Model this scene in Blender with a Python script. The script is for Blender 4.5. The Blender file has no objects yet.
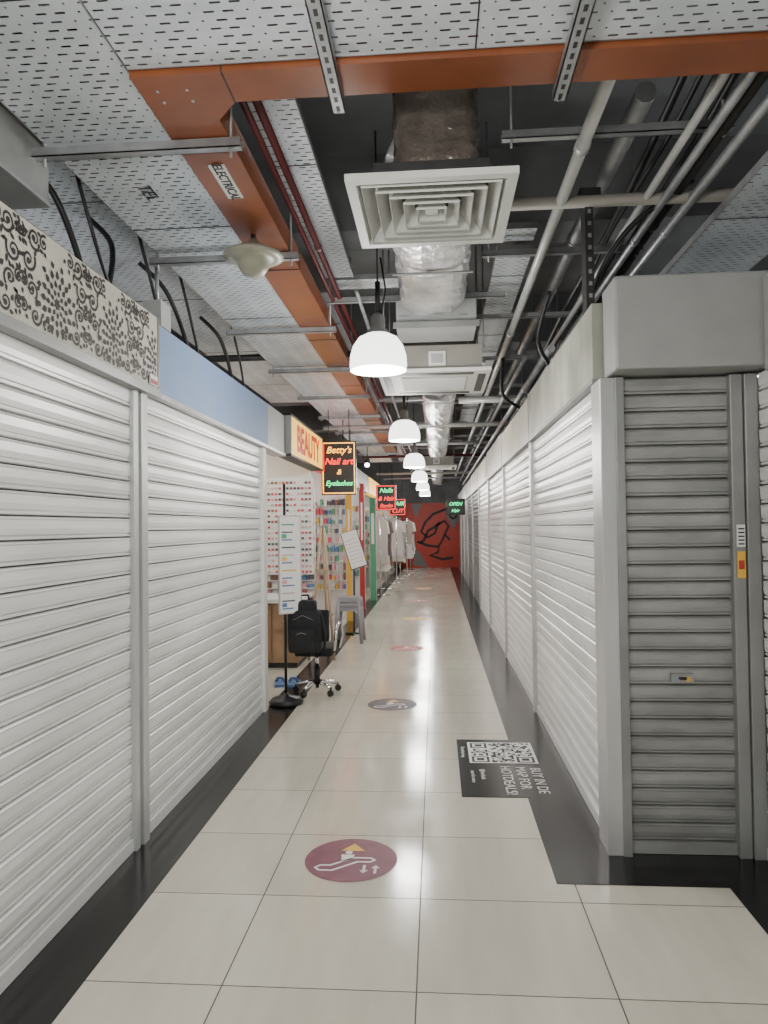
import bpy, bmesh, math, random
from mathutils import Vector, Matrix
random.seed(7)
C = bpy.context.scene.collection

# ------------------------------------------------------------------ materials
def newmat(name):
    m = bpy.data.materials.new(name); m.use_nodes = True
    nt = m.node_tree
    return m, nt, nt.nodes['Principled BSDF'], nt.nodes['Material Output']

def pbr(name, col, rough=0.5, metal=0.0, ns=0, na=0.0, bump=0.0, bscale=None, stretch=(1,1,1), dirt=None):
    m, nt, b, o = newmat(name)
    b.inputs['Base Color'].default_value = (*col, 1)
    b.inputs['Roughness'].default_value = rough
    b.inputs['Metallic'].default_value = metal
    if ns:
        tc = nt.nodes.new('ShaderNodeTexCoord'); mp = nt.nodes.new('ShaderNodeMapping')
        mp.inputs['Scale'].default_value = stretch
        nt.links.new(tc.outputs['Object'], mp.inputs['Vector'])
        n = nt.nodes.new('ShaderNodeTexNoise'); n.inputs['Scale'].default_value = ns; n.inputs['Detail'].default_value = 6
        nt.links.new(mp.outputs[0], n.inputs['Vector'])
        cr = nt.nodes.new('ShaderNodeValToRGB')
        cr.color_ramp.elements[0].position = 0.3; cr.color_ramp.elements[1].position = 0.7
        d = dirt or tuple(c*(1-na) for c in col)
        cr.color_ramp.elements[0].color = (*d, 1)
        cr.color_ramp.elements[1].color = (*[min(1, c*(1+na*0.3)) for c in col], 1)
        nt.links.new(n.outputs[0], cr.inputs[0]); nt.links.new(cr.outputs[0], b.inputs['Base Color'])
        if bump:
            n2 = nt.nodes.new('ShaderNodeTexNoise'); n2.inputs['Scale'].default_value = bscale or ns*3
            n2.inputs['Detail'].default_value = 4
            nt.links.new(tc.outputs['Object'], n2.inputs['Vector'])
            bp = nt.nodes.new('ShaderNodeBump'); bp.inputs['Strength'].default_value = bump; bp.inputs['Distance'].default_value = 0.02
            nt.links.new(n2.outputs[0], bp.inputs['Height']); nt.links.new(bp.outputs[0], b.inputs['Normal'])
    return m

def emi(name, col, s, base=None):
    m, nt, b, o = newmat(name)
    b.inputs['Base Color'].default_value = (*(base or [c*0.6 for c in col]), 1)
    b.inputs['Emission Color'].default_value = (*col, 1)
    b.inputs['Emission Strength'].default_value = s
    return m

class NG:
    def __init__(s, nt): s.nt = nt
    def m(s, op, a, b=None, c=None):
        n = s.nt.nodes.new('ShaderNodeMath'); n.operation = op
        for i, v in enumerate((a, b, c)):
            if v is None: continue
            if isinstance(v, (int, float)): n.inputs[i].default_value = v
            else: s.nt.links.new(v, n.inputs[i])
        return n.outputs[0]
    def mix(s, f, a, b):
        n = s.nt.nodes.new('ShaderNodeMix'); n.data_type = 'RGBA'
        s.nt.links.new(f, n.inputs[0])
        for i, v in ((6, a), (7, b)):
            if isinstance(v, tuple): n.inputs[i].default_value = (*v, 1)
            else: s.nt.links.new(v, n.inputs[i])
        return n.outputs[2]

def tile_mat():
    m, nt, b, o = newmat('porcelain_tile'); g = NG(nt)
    tc = nt.nodes.new('ShaderNodeTexCoord'); sp = nt.nodes.new('ShaderNodeSeparateXYZ')
    nt.links.new(tc.outputs['Object'], sp.inputs[0])
    tx = g.m('DIVIDE', g.m('ADD', sp.outputs[0], 0.085+6.4), 0.64)
    ty = g.m('DIVIDE', g.m('ADD', sp.outputs[1], -2.32+11.5), 0.575)
    fx = g.m('FRACT', tx); fy = g.m('FRACT', ty)
    ex = g.m('MULTIPLY', g.m('MINIMUM', fx, g.m('SUBTRACT', 1.0, fx)), 0.64)
    ey = g.m('MULTIPLY', g.m('MINIMUM', fy, g.m('SUBTRACT', 1.0, fy)), 0.575)
    e = g.m('MINIMUM', ex, ey)
    line = g.m('LESS_THAN', e, 0.0025)
    cb = nt.nodes.new('ShaderNodeCombineXYZ')
    nt.links.new(g.m('FLOOR', tx), cb.inputs[0]); nt.links.new(g.m('FLOOR', ty), cb.inputs[1])
    wn = nt.nodes.new('ShaderNodeTexWhiteNoise'); wn.noise_dimensions = '2D'; nt.links.new(cb.outputs[0], wn.inputs['Vector'])
    n = nt.nodes.new('ShaderNodeTexNoise'); n.inputs['Scale'].default_value = 5; n.inputs['Detail'].default_value = 8
    mp = nt.nodes.new('ShaderNodeMapping'); mp.inputs['Scale'].default_value = (3, 0.5, 1)
    nt.links.new(tc.outputs['Object'], mp.inputs[0]); nt.links.new(mp.outputs[0], n.inputs['Vector'])
    f = g.m('ADD', g.m('MULTIPLY', wn.outputs[0], 0.35), g.m('MULTIPLY', n.outputs[0], 0.65))
    col = g.mix(f, (0.52, 0.485, 0.395), (0.72, 0.69, 0.595))
    col = g.mix(line, col, (0.08, 0.06, 0.05))
    nt.links.new(col, b.inputs['Base Color'])
    n3 = nt.nodes.new('ShaderNodeTexNoise'); n3.inputs['Scale'].default_value = 2.5; n3.inputs['Detail'].default_value = 10; n3.inputs['Roughness'].default_value=0.65
    nt.links.new(tc.outputs['Object'], n3.inputs['Vector'])
    r = g.m('ADD', 0.01, g.m('MULTIPLY', n3.outputs[0], 0.25))
    r = g.m('ADD', r, g.m('MULTIPLY', line, 0.5))
    nt.links.new(r, b.inputs['Roughness'])
    b.inputs['Specular IOR Level'].default_value = 0.6
    return m

def perf_mat():
    m, nt, b, o = newmat('perforated_galvanised_steel'); g = NG(nt)
    tc = nt.nodes.new('ShaderNodeTexCoord'); sp = nt.nodes.new('ShaderNodeSeparateXYZ')
    nt.links.new(tc.outputs['Object'], sp.inputs[0])
    px, py, hl, hw = 0.056, 0.034, 0.0125, 0.0040
    ty = g.m('DIVIDE', g.m('ADD', sp.outputs[1], 20), py)
    row = g.m('FLOOR', ty)
    par = g.m('MULTIPLY', g.m('MODULO', row, 2.0), 0.5)
    tx = g.m('ADD', g.m('DIVIDE', g.m('ADD', sp.outputs[0], 20), px), par)
    lx = g.m('MULTIPLY', g.m('ABSOLUTE', g.m('SUBTRACT', g.m('FRACT', tx), 0.5)), px)
    ly = g.m('MULTIPLY', g.m('ABSOLUTE', g.m('SUBTRACT', g.m('FRACT', ty), 0.5)), py)
    hsel = g.m('GREATER_THAN', g.m('MODULO', g.m('FLOOR', tx), 3.0), 0.5)
    hll = g.m('MULTIPLY', hsel, hl)
    dx = g.m('MAXIMUM', g.m('SUBTRACT', lx, hll), 0.0)
    d = g.m('SQRT', g.m('ADD', g.m('MULTIPLY', dx, dx), g.m('MULTIPLY', ly, ly)))
    hole = g.m('LESS_THAN', d, hw)
    n = nt.nodes.new('ShaderNodeTexNoise'); n.inputs['Scale'].default_value = 4; n.inputs['Detail'].default_value = 6
    nt.links.new(tc.outputs['Object'], n.inputs['Vector'])
    col = g.mix(n.outputs[0], (0.40, 0.44, 0.47), (0.74, 0.79, 0.83))
    nt.links.new(col, b.inputs['Base Color'])
    b.inputs['Metallic'].default_value = 0.25; b.inputs['Roughness'].default_value = 0.42
    tr = nt.nodes.new('ShaderNodeBsdfTransparent'); mx = nt.nodes.new('ShaderNodeMixShader')
    nt.links.new(hole, mx.inputs[0]); nt.links.new(b.outputs[0], mx.inputs[1]); nt.links.new(tr.outputs[0], mx.inputs[2])
    nt.links.new(mx.outputs[0], o.inputs[0])
    return m

M = {}
M['tile'] = tile_mat(); M['perf'] = perf_mat()
M['black_tile'] = pbr('black_granite', (0.008, 0.008, 0.009), 0.2, 0, 60, 0.4)
M['shutter'] = pbr('white_painted_shutter', (0.86, 0.87, 0.865), 0.33, 0.05, 2.2, 0.14, 0, None, (1, 0.5, 2.5), dirt=(0.69, 0.69, 0.675))
M['shutter_dimmed'] = pbr('dim_lit_shutter', (0.34, 0.345, 0.335), 0.33, 0.15, 2.6, 0.35, 0, None, (1, 1, 2.5))  # base colour greyed to stand for weaker light on the right front shutter
M['shutter_dark'] = pbr('dark_shutter', (0.12, 0.125, 0.13), 0.5, 0.1, 3, 0.2)
M['groove_shade'] = pbr('shutter_groove_shade', (0.10, 0.10, 0.095), 0.6, 0, 8, 0.3)  # dark colour paints shade into the slat grooves for contrast
M['alu'] = pbr('aluminium_frame', (0.56, 0.57, 0.57), 0.33, 0.35, 4, 0.2, 0, None, (1, 1, 0.3))
M['alu_dark'] = pbr('grey_frame', (0.29, 0.295, 0.29), 0.4, 0.3, 4, 0.2)
M['steel'] = pbr('galvanised_steel', (0.38, 0.39, 0.40), 0.4, 0.6, 10, 0.3)
M['darksteel'] = pbr('dark_steel', (0.04, 0.04, 0.04), 0.5, 0.4, 10, 0.3)
M['orange'] = pbr('orange_trunking', (0.235, 0.070, 0.026), 0.36, 0, 3, 0.3)
M['red_pipe'] = pbr('maroon_pipe', (0.10, 0.016, 0.018), 0.4)
M['pipe'] = pbr('grey_pipe', (0.50, 0.51, 0.49), 0.35, 0.2, 6, 0.2)
M['cable'] = pbr('black_cable', (0.012, 0.012, 0.013), 0.5)
M['concrete'] = pbr('concrete_ceiling', (0.20, 0.21, 0.215), 0.9, 0, 1.5, 0.35, 0.1)
M['beam'] = pbr('concrete_beam', (0.19, 0.195, 0.20), 0.9, 0, 2, 0.35)
M['wall'] = pbr('painted_wall', (0.40, 0.40, 0.38), 0.8, 0, 2, 0.15)
M['white'] = pbr('white_paint', (0.76, 0.755, 0.73), 0.5, 0, 3, 0.06)
M['offwhite'] = pbr('diffuser_paint', (0.60, 0.61, 0.575), 0.5, 0, 5, 0.1)
M['beige'] = pbr('beige_metal', (0.30, 0.285, 0.25), 0.5, 0, 4, 0.15)
M['foil'] = pbr('foil_insulation', (0.90, 0.90, 0.92), 0.30, 0.75, 7, 0.35, 1.0, 13)
M['foil_brown'] = pbr('wrapped_duct', (0.30, 0.255, 0.22), 0.20, 0.6, 8, 0.5, 1.0, 14)
M['blue'] = pbr('blue_fascia', (0.16, 0.25, 0.44), 0.6, 0, 5, 0.45, 0, None, (1,1,1), dirt=(0.22,0.30,0.45))
M['cream'] = pbr('cream_wallpaper', (0.60, 0.575, 0.49), 0.7, 0, 5, 0.08)
M['ink'] = pbr('damask_ink', (0.020, 0.018, 0.020), 0.6)
M['greyfascia'] = pbr('grey_fascia', (0.42, 0.43, 0.425), 0.5, 0, 3, 0.12)
M['lightfascia'] = pbr('offwhite_fascia', (0.62, 0.625, 0.59), 0.4, 0, 3, 0.15)
M['housing'] = pbr('housing_grey', (0.36, 0.365, 0.355), 0.45, 0.1, 3, 0.15)
M['marble'] = pbr('marble_laminate', (0.52, 0.53, 0.44), 0.3, 0, 3.5, 0.4, 0, None, (1, 1.3, 0.8))
M['marble2'] = pbr('cream_laminate', (0.68, 0.675, 0.55), 0.35, 0, 3.5, 0.2)
M['black'] = pbr('black_plastic', (0.012, 0.012, 0.014), 0.4)
M['fabric'] = pbr('black_fabric', (0.012, 0.013, 0.016), 0.8, 0, 40, 0.3, 0.3)
M['chrome'] = pbr('chrome', (0.75, 0.75, 0.76), 0.15, 1.0)
M['stool'] = pbr('grey_plastic', (0.30, 0.30, 0.32), 0.4)
M['wood'] = pbr('light_wood', (0.46, 0.34, 0.22), 0.6, 0, 12, 0.2, 0, None, (1, 1, 0.1))
M['tan'] = pbr('tan_cabinet', (0.34, 0.21, 0.12), 0.5, 0, 6, 0.25)
M['maroon'] = pbr('maroon_vinyl', (0.21, 0.062, 0.095), 0.5, 0, 12, 0.2)
M['darkvinyl'] = pbr('dark_vinyl', (0.05, 0.03, 0.045), 0.5)
M['redvinyl'] = pbr('red_vinyl', (0.42, 0.03, 0.03), 0.5)
M['yellow'] = pbr('yellow_vinyl', (0.78, 0.45, 0.05), 0.5)
M['vwhite'] = pbr('white_vinyl', (0.80, 0.80, 0.78), 0.5)
M['mural'] = pbr('mural_orange_red', (0.46, 0.045, 0.025), 0.5, 0, 3, 0.12)
M['mural_grey'] = pbr('mural_grey', (0.18, 0.165, 0.165), 0.5)
M['lamp_olive'] = pbr('unlit_lamp_enamel', (0.30, 0.30, 0.23), 0.4)
WC = (1.0, 0.98, 0.94)
M['glow'] = emi('lamp_glow', (1.0, 0.985, 0.95), 12)
M['glow_dome'] = emi('lamp_dome_glow', (1.0, 0.99, 0.96), 3.6)
M['panel_glow'] = emi('stall_light_panel', (1.0, 0.98, 0.95), 12)
M['up_glow'] = emi('unseen_uplight_glow', (0.97, 0.985, 1.0), 12)
M['n_red'] = emi('neon_red', (1.0, 0.03, 0.02), 4)
M['n_green'] = emi('neon_green', (0.03, 1.0, 0.30), 3)
M['n_yel'] = emi('neon_yellow', (1.0, 0.45, 0.04), 4)
M['l_yel'] = emi('lightbox_yellow', (1.0, 0.55, 0.06), 1.4)
M['l_or'] = emi('lightbox_letters', (0.7, 0.03, 0.0), 0.5, (0.3,0.02,0.0))
M['l_red'] = emi('lightbox_red', (1.0, 0.06, 0.03), 0.9)
M['label'] = pbr('label_white', (0.60, 0.64, 0.60), 0.5)
PAL = []
for i, c in enumerate([(0.6,0.08,0.1),(0.75,0.7,0.65),(0.08,0.08,0.1),(0.7,0.35,0.4),(0.25,0.12,0.07),(0.8,0.78,0.75),(0.1,0.2,0.4),(0.7,0.5,0.1),(0.1,0.35,0.2),(0.5,0.45,0.4)]):
    PAL.append(pbr('goods_%d' % i, c, 0.5))
CLOTH = [PAL[1],PAL[5],PAL[5],PAL[9],PAL[2],PAL[3],PAL[4],PAL[1],PAL[2]]

# ------------------------------------------------------------------ mesh builder
class MB:
    def __init__(s): s.v=[]; s.f=[]; s.mi=[]; s.sm=[]; s.mats=[]
    def m(s, mat):
        if isinstance(mat, str): mat = M[mat]
        if mat not in s.mats: s.mats.append(mat)
        return s.mats.index(mat)
    def face(s, idx, mat, sm=False): s.f.append(idx); s.mi.append(s.m(mat)); s.sm.append(sm)
    def poly(s, pts, mat):
        n=len(s.v); s.v += [tuple(p) for p in pts]; s.face(list(range(n, n+len(pts))), mat)
    def box(s, x0,x1,y0,y1,z0,z1, mat, R=None, c=None):
        n=len(s.v)
        P=[(x0,y0,z0),(x1,y0,z0),(x1,y1,z0),(x0,y1,z0),(x0,y0,z1),(x1,y0,z1),(x1,y1,z1),(x0,y1,z1)]
        if R is not None: P=[tuple(Vector(c)+R@(Vector(p)-Vector(c))) for p in P]
        s.v+=P
        for q in ((3,2,1,0),(4,5,6,7),(0,1,5,4),(1,2,6,5),(2,3,7,6),(3,0,4,7)): s.face([n+i for i in q], mat)
    def tube(s, pts, r, mat, seg=8, caps=True):
        pts=[Vector(p) for p in pts]; rings=[]; up=None
        for i,p in enumerate(pts):
            if i==0: t=pts[1]-p
            elif i==len(pts)-1: t=p-pts[i-1]
            else: t=(pts[i+1]-p).normalized()+(p-pts[i-1]).normalized()
            t.normalize()
            if up is None: up = Vector((0,0,1)) if abs(t.z)<0.9 else Vector((1,0,0))
            a=t.cross(up).normalized(); b=a.cross(t).normalized(); up=b
            rr = r[i] if isinstance(r,(list,tuple)) else r
            n=len(s.v); rings.append(n)
            for k in range(seg):
                an=2*math.pi*k/seg
                s.v.append(tuple(p+a*math.cos(an)*rr+b*math.sin(an)*rr))
        for i in range(len(rings)-1):
            for k in range(seg):
                k2=(k+1)%seg
                s.face([rings[i]+k,rings[i]+k2,rings[i+1]+k2,rings[i+1]+k], mat, True)
        if caps:
            s.face([rings[0]+k for k in range(seg)][::-1], mat); s.face([rings[-1]+k for k in range(seg)], mat)
    def lathe(s, prof, c, mat, seg=32, noise=0, sq=0):
        rings=[]
        for r,z in prof:
            n=len(s.v); rings.append(n)
            for k in range(seg):
                an=2*math.pi*k/seg; rr=max(r,0.0005)
                if sq: rr*=1/((abs(math.cos(an))**sq+abs(math.sin(an))**sq)**(1/sq))
                if noise: rr*=1+random.uniform(-noise,noise)
                s.v.append((c[0]+rr*math.cos(an), c[1]+rr*math.sin(an), c[2]+z))
        for i in range(len(rings)-1):
            for k in range(seg):
                k2=(k+1)%seg
                s.face([rings[i]+k,rings[i]+k2,rings[i+1]+k2,rings[i+1]+k], mat, True)
    def ribbon(s, pts, w, nrm, mat):
        pts=[Vector(p) for p in pts]; nrm=Vector(nrm); L=[];n=len(pts)
        for i,p in enumerate(pts):
            t=(pts[min(i+1,n-1)]-pts[max(i-1,0)]).normalized(); a=nrm.cross(t).normalized()
            ww=w[i] if isinstance(w,(list,tuple)) else w
            L.append((p-a*ww/2,p+a*ww/2))
        for i in range(n-1): s.poly([L[i][0],L[i+1][0],L[i+1][1],L[i][1]], mat)
    def build(s, name, parent=None, recalc=True, bevel=0):
        me=bpy.data.meshes.new(name); me.from_pydata(s.v,[],s.f)
        for m in s.mats: me.materials.append(m)
        me.polygons.foreach_set('material_index', s.mi); me.polygons.foreach_set('use_smooth', s.sm)
        me.update()
        if recalc:
            bm=bmesh.new(); bm.from_mesh(me); bmesh.ops.recalc_face_normals(bm, faces=bm.faces); bm.to_mesh(me); bm.free()
        ob=bpy.data.objects.new(name, me); C.objects.link(ob)
        if parent: ob.parent=parent
        if bevel:
            b=ob.modifiers.new('bevel','BEVEL'); b.width=bevel; b.segments=2; b.limit_method='ANGLE'
        return ob

def empty(name, loc=(0,0,0)):
    e=bpy.data.objects.new(name, None); C.objects.link(e); e.empty_display_size=0.1; return e

def text(name, s, size, loc, xa, ya, mat, parent=None, shear=0, extrude=0.001, offset=0):
    cu=bpy.data.curves.new(name,'FONT'); cu.body=s; cu.size=size; cu.align_x='CENTER'; cu.align_y='CENTER'
    cu.extrude=extrude; cu.shear=shear; cu.offset=offset; cu.resolution_u=3
    cu.materials.append(M[mat] if isinstance(mat,str) else mat)
    ob=bpy.data.objects.new(name,cu); C.objects.link(ob)
    x=Vector(xa).normalized(); y=Vector(ya).normalized(); z=x.cross(y)
    mt=Matrix((x,y,z)).transposed().to_4x4(); mt.translation=Vector(loc); ob.matrix_world=mt
    if parent: ob.parent=parent
    return ob

def plight(name, loc, e, r=0.1, col=WC, parent=None):
    l=bpy.data.lights.new(name,'POINT'); l.energy=e; l.shadow_soft_size=r; l.color=col
    o=bpy.data.objects.new(name,l); o.location=loc; C.objects.link(o)
    if parent: o.parent=parent
    return o

XL, XR, YC, YE = -1.41, 0.762, 3.31, 26.0
ZS, ZF = 2.17, 2.56   # shutter top, fascia top

# ------------------------------------------------------------------ room shell
b=MB(); b.box(-4,4,-4,YE+0.3,-0.1,0,'tile'); b.build('floor')
b=MB(); b.box(-4,4,-4,YE+0.3,3.95,4.1,'concrete')
b.build('ceiling')
b=MB(); b.box(-4.1,-4,-4,YE+0.3,0,3.95,'wall'); b.build('wall_left')
b=MB(); b.box(4,4.1,-4,YE+0.3,0,3.95,'wall'); b.build('wall_right')
b=MB(); b.box(-4,4,-4.1,-4,0,3.95,'wall'); b.build('wall_front')
b=MB(); b.box(-4,4,YE,YE+0.1,0,3.95,'beam'); b.build('wall_back')
for y in (4.6, 7.6, 10.8, 14, 17.5, 21):
    b=MB(); b.box(-4,4,y,y+0.35,3.45,3.95,'beam'); b.build('ceiling_beam')
b=MB()
b.box(XL-0.02,-1.19,-3,YE,0,0.002,'black_tile')
b.box(0.48,XR+0.02,3.04,YE,0,0.002,'black_tile')
b.box(XR+0.02,1.6,3.04,YC+0.05,0,0.002,'black_tile')
b.box(1.18,1.6,-3,3.04,0,0.002,'black_tile')
b.build('trim_1')

# ------------------------------------------------------------------ shutters
PROFILE=((0.0,-0.018),(0.05,-0.018),(0.08,0.0),(0.17,0.001),(0.20,-0.007),(0.235,-0.007),(0.265,0.001),(0.50,0.004),(0.84,0.003),(0.90,0.007),(0.96,0.002))
def shutter(axis, fixed, sign, a0, a1, z0, z1, mat='shutter', pitch=0.086, name='roller_shutter'):
    mb=MB(); n=int((z1-z0-0.06)/pitch); pitch=(z1-z0-0.06)/n; NP=len(PROFILE)
    prof=[]
    for i in range(n):
        z=z0+0.06+i*pitch
        for fz,d in PROFILE: prof.append((z+fz*pitch, d))
    prof.append((z1,-0.014))
    S=12; ph=random.uniform(0,6)
    jits=[random.uniform(-0.0015,0.0015) for _ in range(n+1)]
    for zi,(z,d) in enumerate(prof):
        row=zi//NP
        tilt=jits[row]*((zi%NP)/8.0-0.5)
        for k in range(S+1):
            a=a0+(a1-a0)*k/S
            w=0.0013*math.sin(k*1.3+row*0.7+ph)+0.001*math.sin(k*0.6-row*0.31)
            dd=fixed+sign*(d+tilt+w)
            mb.v.append((dd,a,z) if axis=='y' else (a,dd,z))
    for zi in range(len(prof)-1):
        for k in range(S):
            i=zi*(S+1)+k
            mb.face([i,i+1,i+S+2,i+S+1],'groove_shade' if zi%NP==0 else mat)
    lo,hi=sorted((fixed-0.014*sign,fixed+0.012*sign))
    if axis=='y': mb.box(lo,hi,a0,a1,z0+0.004,z0+0.06,mat)
    else: mb.box(a0,a1,lo,hi,z0+0.004,z0+0.06,mat)
    return mb.build(name)

def post(x0,x1,y0,y1,z0=0,z1=ZS,mat='alu'):
    mb=MB(); mb.box(x0,x1,y0,y1,z0,z1,mat)
    return mb.build('shutter_guide_post',bevel=0.004)

shutter('y',XL-0.03,1,-2.9,0.1,0,ZS)
post(XL-0.08,XL,0.1,0.16)
shutter('y',XL-0.03,1,0.16,3.25,0,ZS)
post(XL-0.08,XL-0.004,3.25,3.295); post(XL-0.07,XL-0.03,3.295,3.32,mat='darksteel'); post(XL-0.06,XL+0.004,3.32,3.385)
shutter('y',XL-0.03,1,3.385,5.74,0,ZS,pitch=0.082)
post(XL-0.08,XL,5.74,5.84,mat='white')
yy=[3.42,5.78,8.14,10.5,12.86,15.2,17.6,20.0,22.4,24.8]
for i in range(len(yy)-1):
    mt='shutter' if i<4 else ('shutter_dark' if i in(4,5) else 'shutter_dimmed')
    shutter('y',XR+0.03,-1,yy[i]+0.07,yy[i+1],0,ZS,mt,pitch=0.082)
    if i: post(XR,XR+0.08,yy[i],yy[i]+0.07)
post(XR-0.006,XR+0.075,YC-0.006,3.49)
b=MB(); b.box(XR+0.06,XR+0.10,YC-0.016,YC+0.05,0,ZS,'alu_dark'); b.build('shutter_guide_post',bevel=0.004)
shutter('x',YC+0.03,-1,XR+0.10,1.33,0.0,ZS,'shutter_dimmed',pitch=0.078)
post(1.33,1.385,YC-0.012,YC+0.08,mat='alu_dark'); post(1.39,1.45,YC-0.02,YC+0.08,mat='alu_dark')
shutter('y',1.45,-1,0.3,3.28,0,ZS,'shutter',pitch=0.082)
b=MB(); b.box(1.42,1.5,-3,3.15,ZS-0.02,ZF,'greyfascia'); b.build('shop_fascia')
shutter('y',1.45,-1,-2.9,0.25,0,ZS,'shutter',pitch=0.082)

b=MB(); b.box(1.05,1.15,YC+0.0,YC+0.02,0.78,0.82,'steel'); b.lathe([(0,0.0),(0.018,0.0),(0.018,0.01),(0,0.01)],(1.10,YC+0.0,0.795),'darksteel',12)
b.box(1.115,1.135,YC-0.002,YC,0.785,0.805,'yellow'); b.build('shutter_lock')
b=MB(); b.box(1.345,1.38,YC-0.018,YC-0.012,1.25,1.37,'yellow'); b.box(1.345,1.38,YC-0.018,YC-0.012,1.39,1.49,'vwhite')
for k in range(5): b.box(1.35,1.376,YC-0.0195,YC-0.018,1.40+k*0.017,1.407+k*0.017,'ink')
b.box(1.35,1.374,YC-0.0195,YC-0.018,1.29,1.33,'redvinyl')
b.build('warning_sticker')

def partition(x0,x1,y,z1=2.48,mat='white',name='stall_partition'):
    mb=MB(); mb.box(x0,x1,y-0.03,y+0.03,0,z1,mat); return mb.build(name)
for y in (0.13,3.27,5.79): partition(-3.98,XL-0.12,y)
for y in yy[1:]: partition(XR+0.12,3.98,y+0.035)
partition(1.6,3.98,YC+0.2)

# ------------------------------------------------------------------ left fascias
def fascia(x0,x1,y0,y1,z0,z1,mat,name='shop_fascia',trim=True):
    mb=MB(); mb.box(x0,x1,y0,y1,z0,z1,mat)
    if trim: mb.box(x0,x1+0.012 if x1<0 else x1,y0,y1,z0-0.025,z0,'alu')
    return mb.build(name)
e=empty('damask_fascia')
mb=MB(); mb.box(XL-0.1,XL+0.02,-1.5,3.47,ZS+0.035,ZF+0.01,'cream'); mb.box(XL-0.1,XL+0.032,-1.5,3.49,ZS-0.005,ZS+0.035,'alu_dark'); mb.box(XL-0.1,XL+0.024,3.47,3.49,ZS+0.035,ZF+0.01,'alu_dark')
mb.build('board',e)
mb=MB(); FX=XL+0.0215; Z0d,Z1d=ZS+0.04,ZF+0.006
cnt=[0]
def okp(y,z): return Z0d<z<Z1d and -1.4<y<3.465
def ipoly(P,):
    if all(okp(y,z) for y,z in P):
        cnt[0]=(cnt[0]+1)%50
        mb.poly([(FX+cnt[0]*0.00001,y,z) for y,z in P],'ink')
def spiral(cy,cz,r0,turns,start,direction,w):
    N=30; P=[]
    for i in range(N):
        t=i/(N-1); r=r0*(1-t*0.85); a=start+direction*turns*2*math.pi*t
        P.append((cy+r*math.cos(a),cz+r*math.sin(a),w*(1-0.5*t)))
    for i in range(N-1):
        (y0,z0,w0),(y1,z1,w1)=P[i],P[i+1]; d=Vector((y1-y0,z1-z0)).normalized(); nx,nz=-d.y,d.x
        ipoly([(y0-nx*w0/2,z0-nz*w0/2),(y1-nx*w1/2,z1-nz*w1/2),(y1+nx*w1/2,z1+nz*w1/2),(y0+nx*w0/2,z0+nz*w0/2)])
    y,z,_=P[-1]; ipoly([(y+w*0.95*math.cos(k*math.pi/4),z+w*0.95*math.sin(k*math.pi/4)) for k in range(8)])
def leaf(cy,cz,l,a,w):
    P=[]
    for t,s in ((0,0),(0.3,1),(0.65,0.8),(1,0),(0.65,-0.8),(0.3,-1)):
        u=t*l; v=s*w
        P.append((cy+u*math.cos(a)-v*math.sin(a),cz+u*math.sin(a)+v*math.cos(a)))
    ipoly(P)
def medallion(my,mz):
    for ring,(r,n,l,w) in enumerate(((0.086,16,0.036,0.0125),(0.056,13,0.030,0.0115),(0.028,9,0.027,0.0095),(0.0,7,0.026,0.0075))):
        for j in range(n):
            a=2*math.pi*j/n+ring*0.3
            leaf(my+r*math.cos(a)*0.88,mz+r*math.sin(a)*1.05,l,a,w)
    for j in range(12):
        a=2*math.pi*j/12+0.2
        leaf(my+0.112*math.cos(a),mz+0.128*math.sin(a),0.03,a+0.5,0.011)
PY=0.46
for k in range(-4,9):
    cy=0.22+k*PY
    medallion(cy,ZS+0.17)
    for s_ in (-1,1):
        for (dy,dz,r,st,d,tn,w) in ((0.185,0.10,0.042,2.6,1,1.4,0.013),(0.165,0.0,0.034,-2.2,-1,1.3,0.012),(0.15,0.185,0.040,3.9,1,1.4,0.013),(0.215,0.02,0.03,0,1,1.3,0.011),(0.22,0.19,0.03,1,-1,1.3,0.011),(0.09,0.19,0.03,2.0,-1,1.2,0.011),(0.14,-0.085,0.034,3,1,1.3,0.012),(0.215,-0.07,0.028,0.5,1,1.2,0.011),(0.06,-0.105,0.02,1,1,1.1,0.009)):
            a0=st if s_>0 else math.pi-st
            spiral(cy+s_*dy,ZS+0.17+dz,r,tn,a0,d*s_,w)
            for q in range(4):
                aa=a0+1.2*q
                leaf(cy+s_*dy+r*math.cos(aa),ZS+0.17+dz+r*math.sin(aa),r*0.8,aa+0.7,0.008)
mb.build('damask_pattern',e,recalc=False)

fascia(XL-0.1,XL+0.01,3.50,5.86,ZS+0.025,ZF-0.01,'blue')
fascia(XL-0.1,XL+0.01,5.87,6.52,ZS+0.025,ZF-0.01,'greyfascia')
b=MB(); b.box(XL+0.024,XL+0.03,3.36,3.45,ZS+0.045,ZS+0.095,'vwhite'); b.box(XL+0.03,XL+0.031,3.365,3.445,ZS+0.05,ZS+0.072,'redvinyl'); b.build('unit_number_plate')
cols=['marble','marble2','lightfascia','marble2','lightfascia','greyfascia','marble','greyfascia','greyfascia']
for i in range(len(yy)-1):
    fascia(XR-0.01,XR+0.1,yy[i] if i else YC+0.11,yy[i+1]-0.02,ZS+0.02,ZF-0.01-0.02*(i%2),cols[i],trim=False)
    b=MB(); b.box(XR-0.014,XR+0.1,yy[i+1]-0.02,yy[i+1],ZS,ZF,'alu_dark'); b.box(XR-0.014,XR+0.1,yy[i] if i else YC+0.11,yy[i+1]-0.02,ZS,ZS+0.02,'alu_dark'); b.build('fascia_joint_trim')
b=MB(); b.box(XR+0.035,1.6,YC-0.14,YC+0.1,ZS+0.01,ZF+0.035,'housing'); b.build('shutter_housing_box',bevel=0.012)

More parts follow.
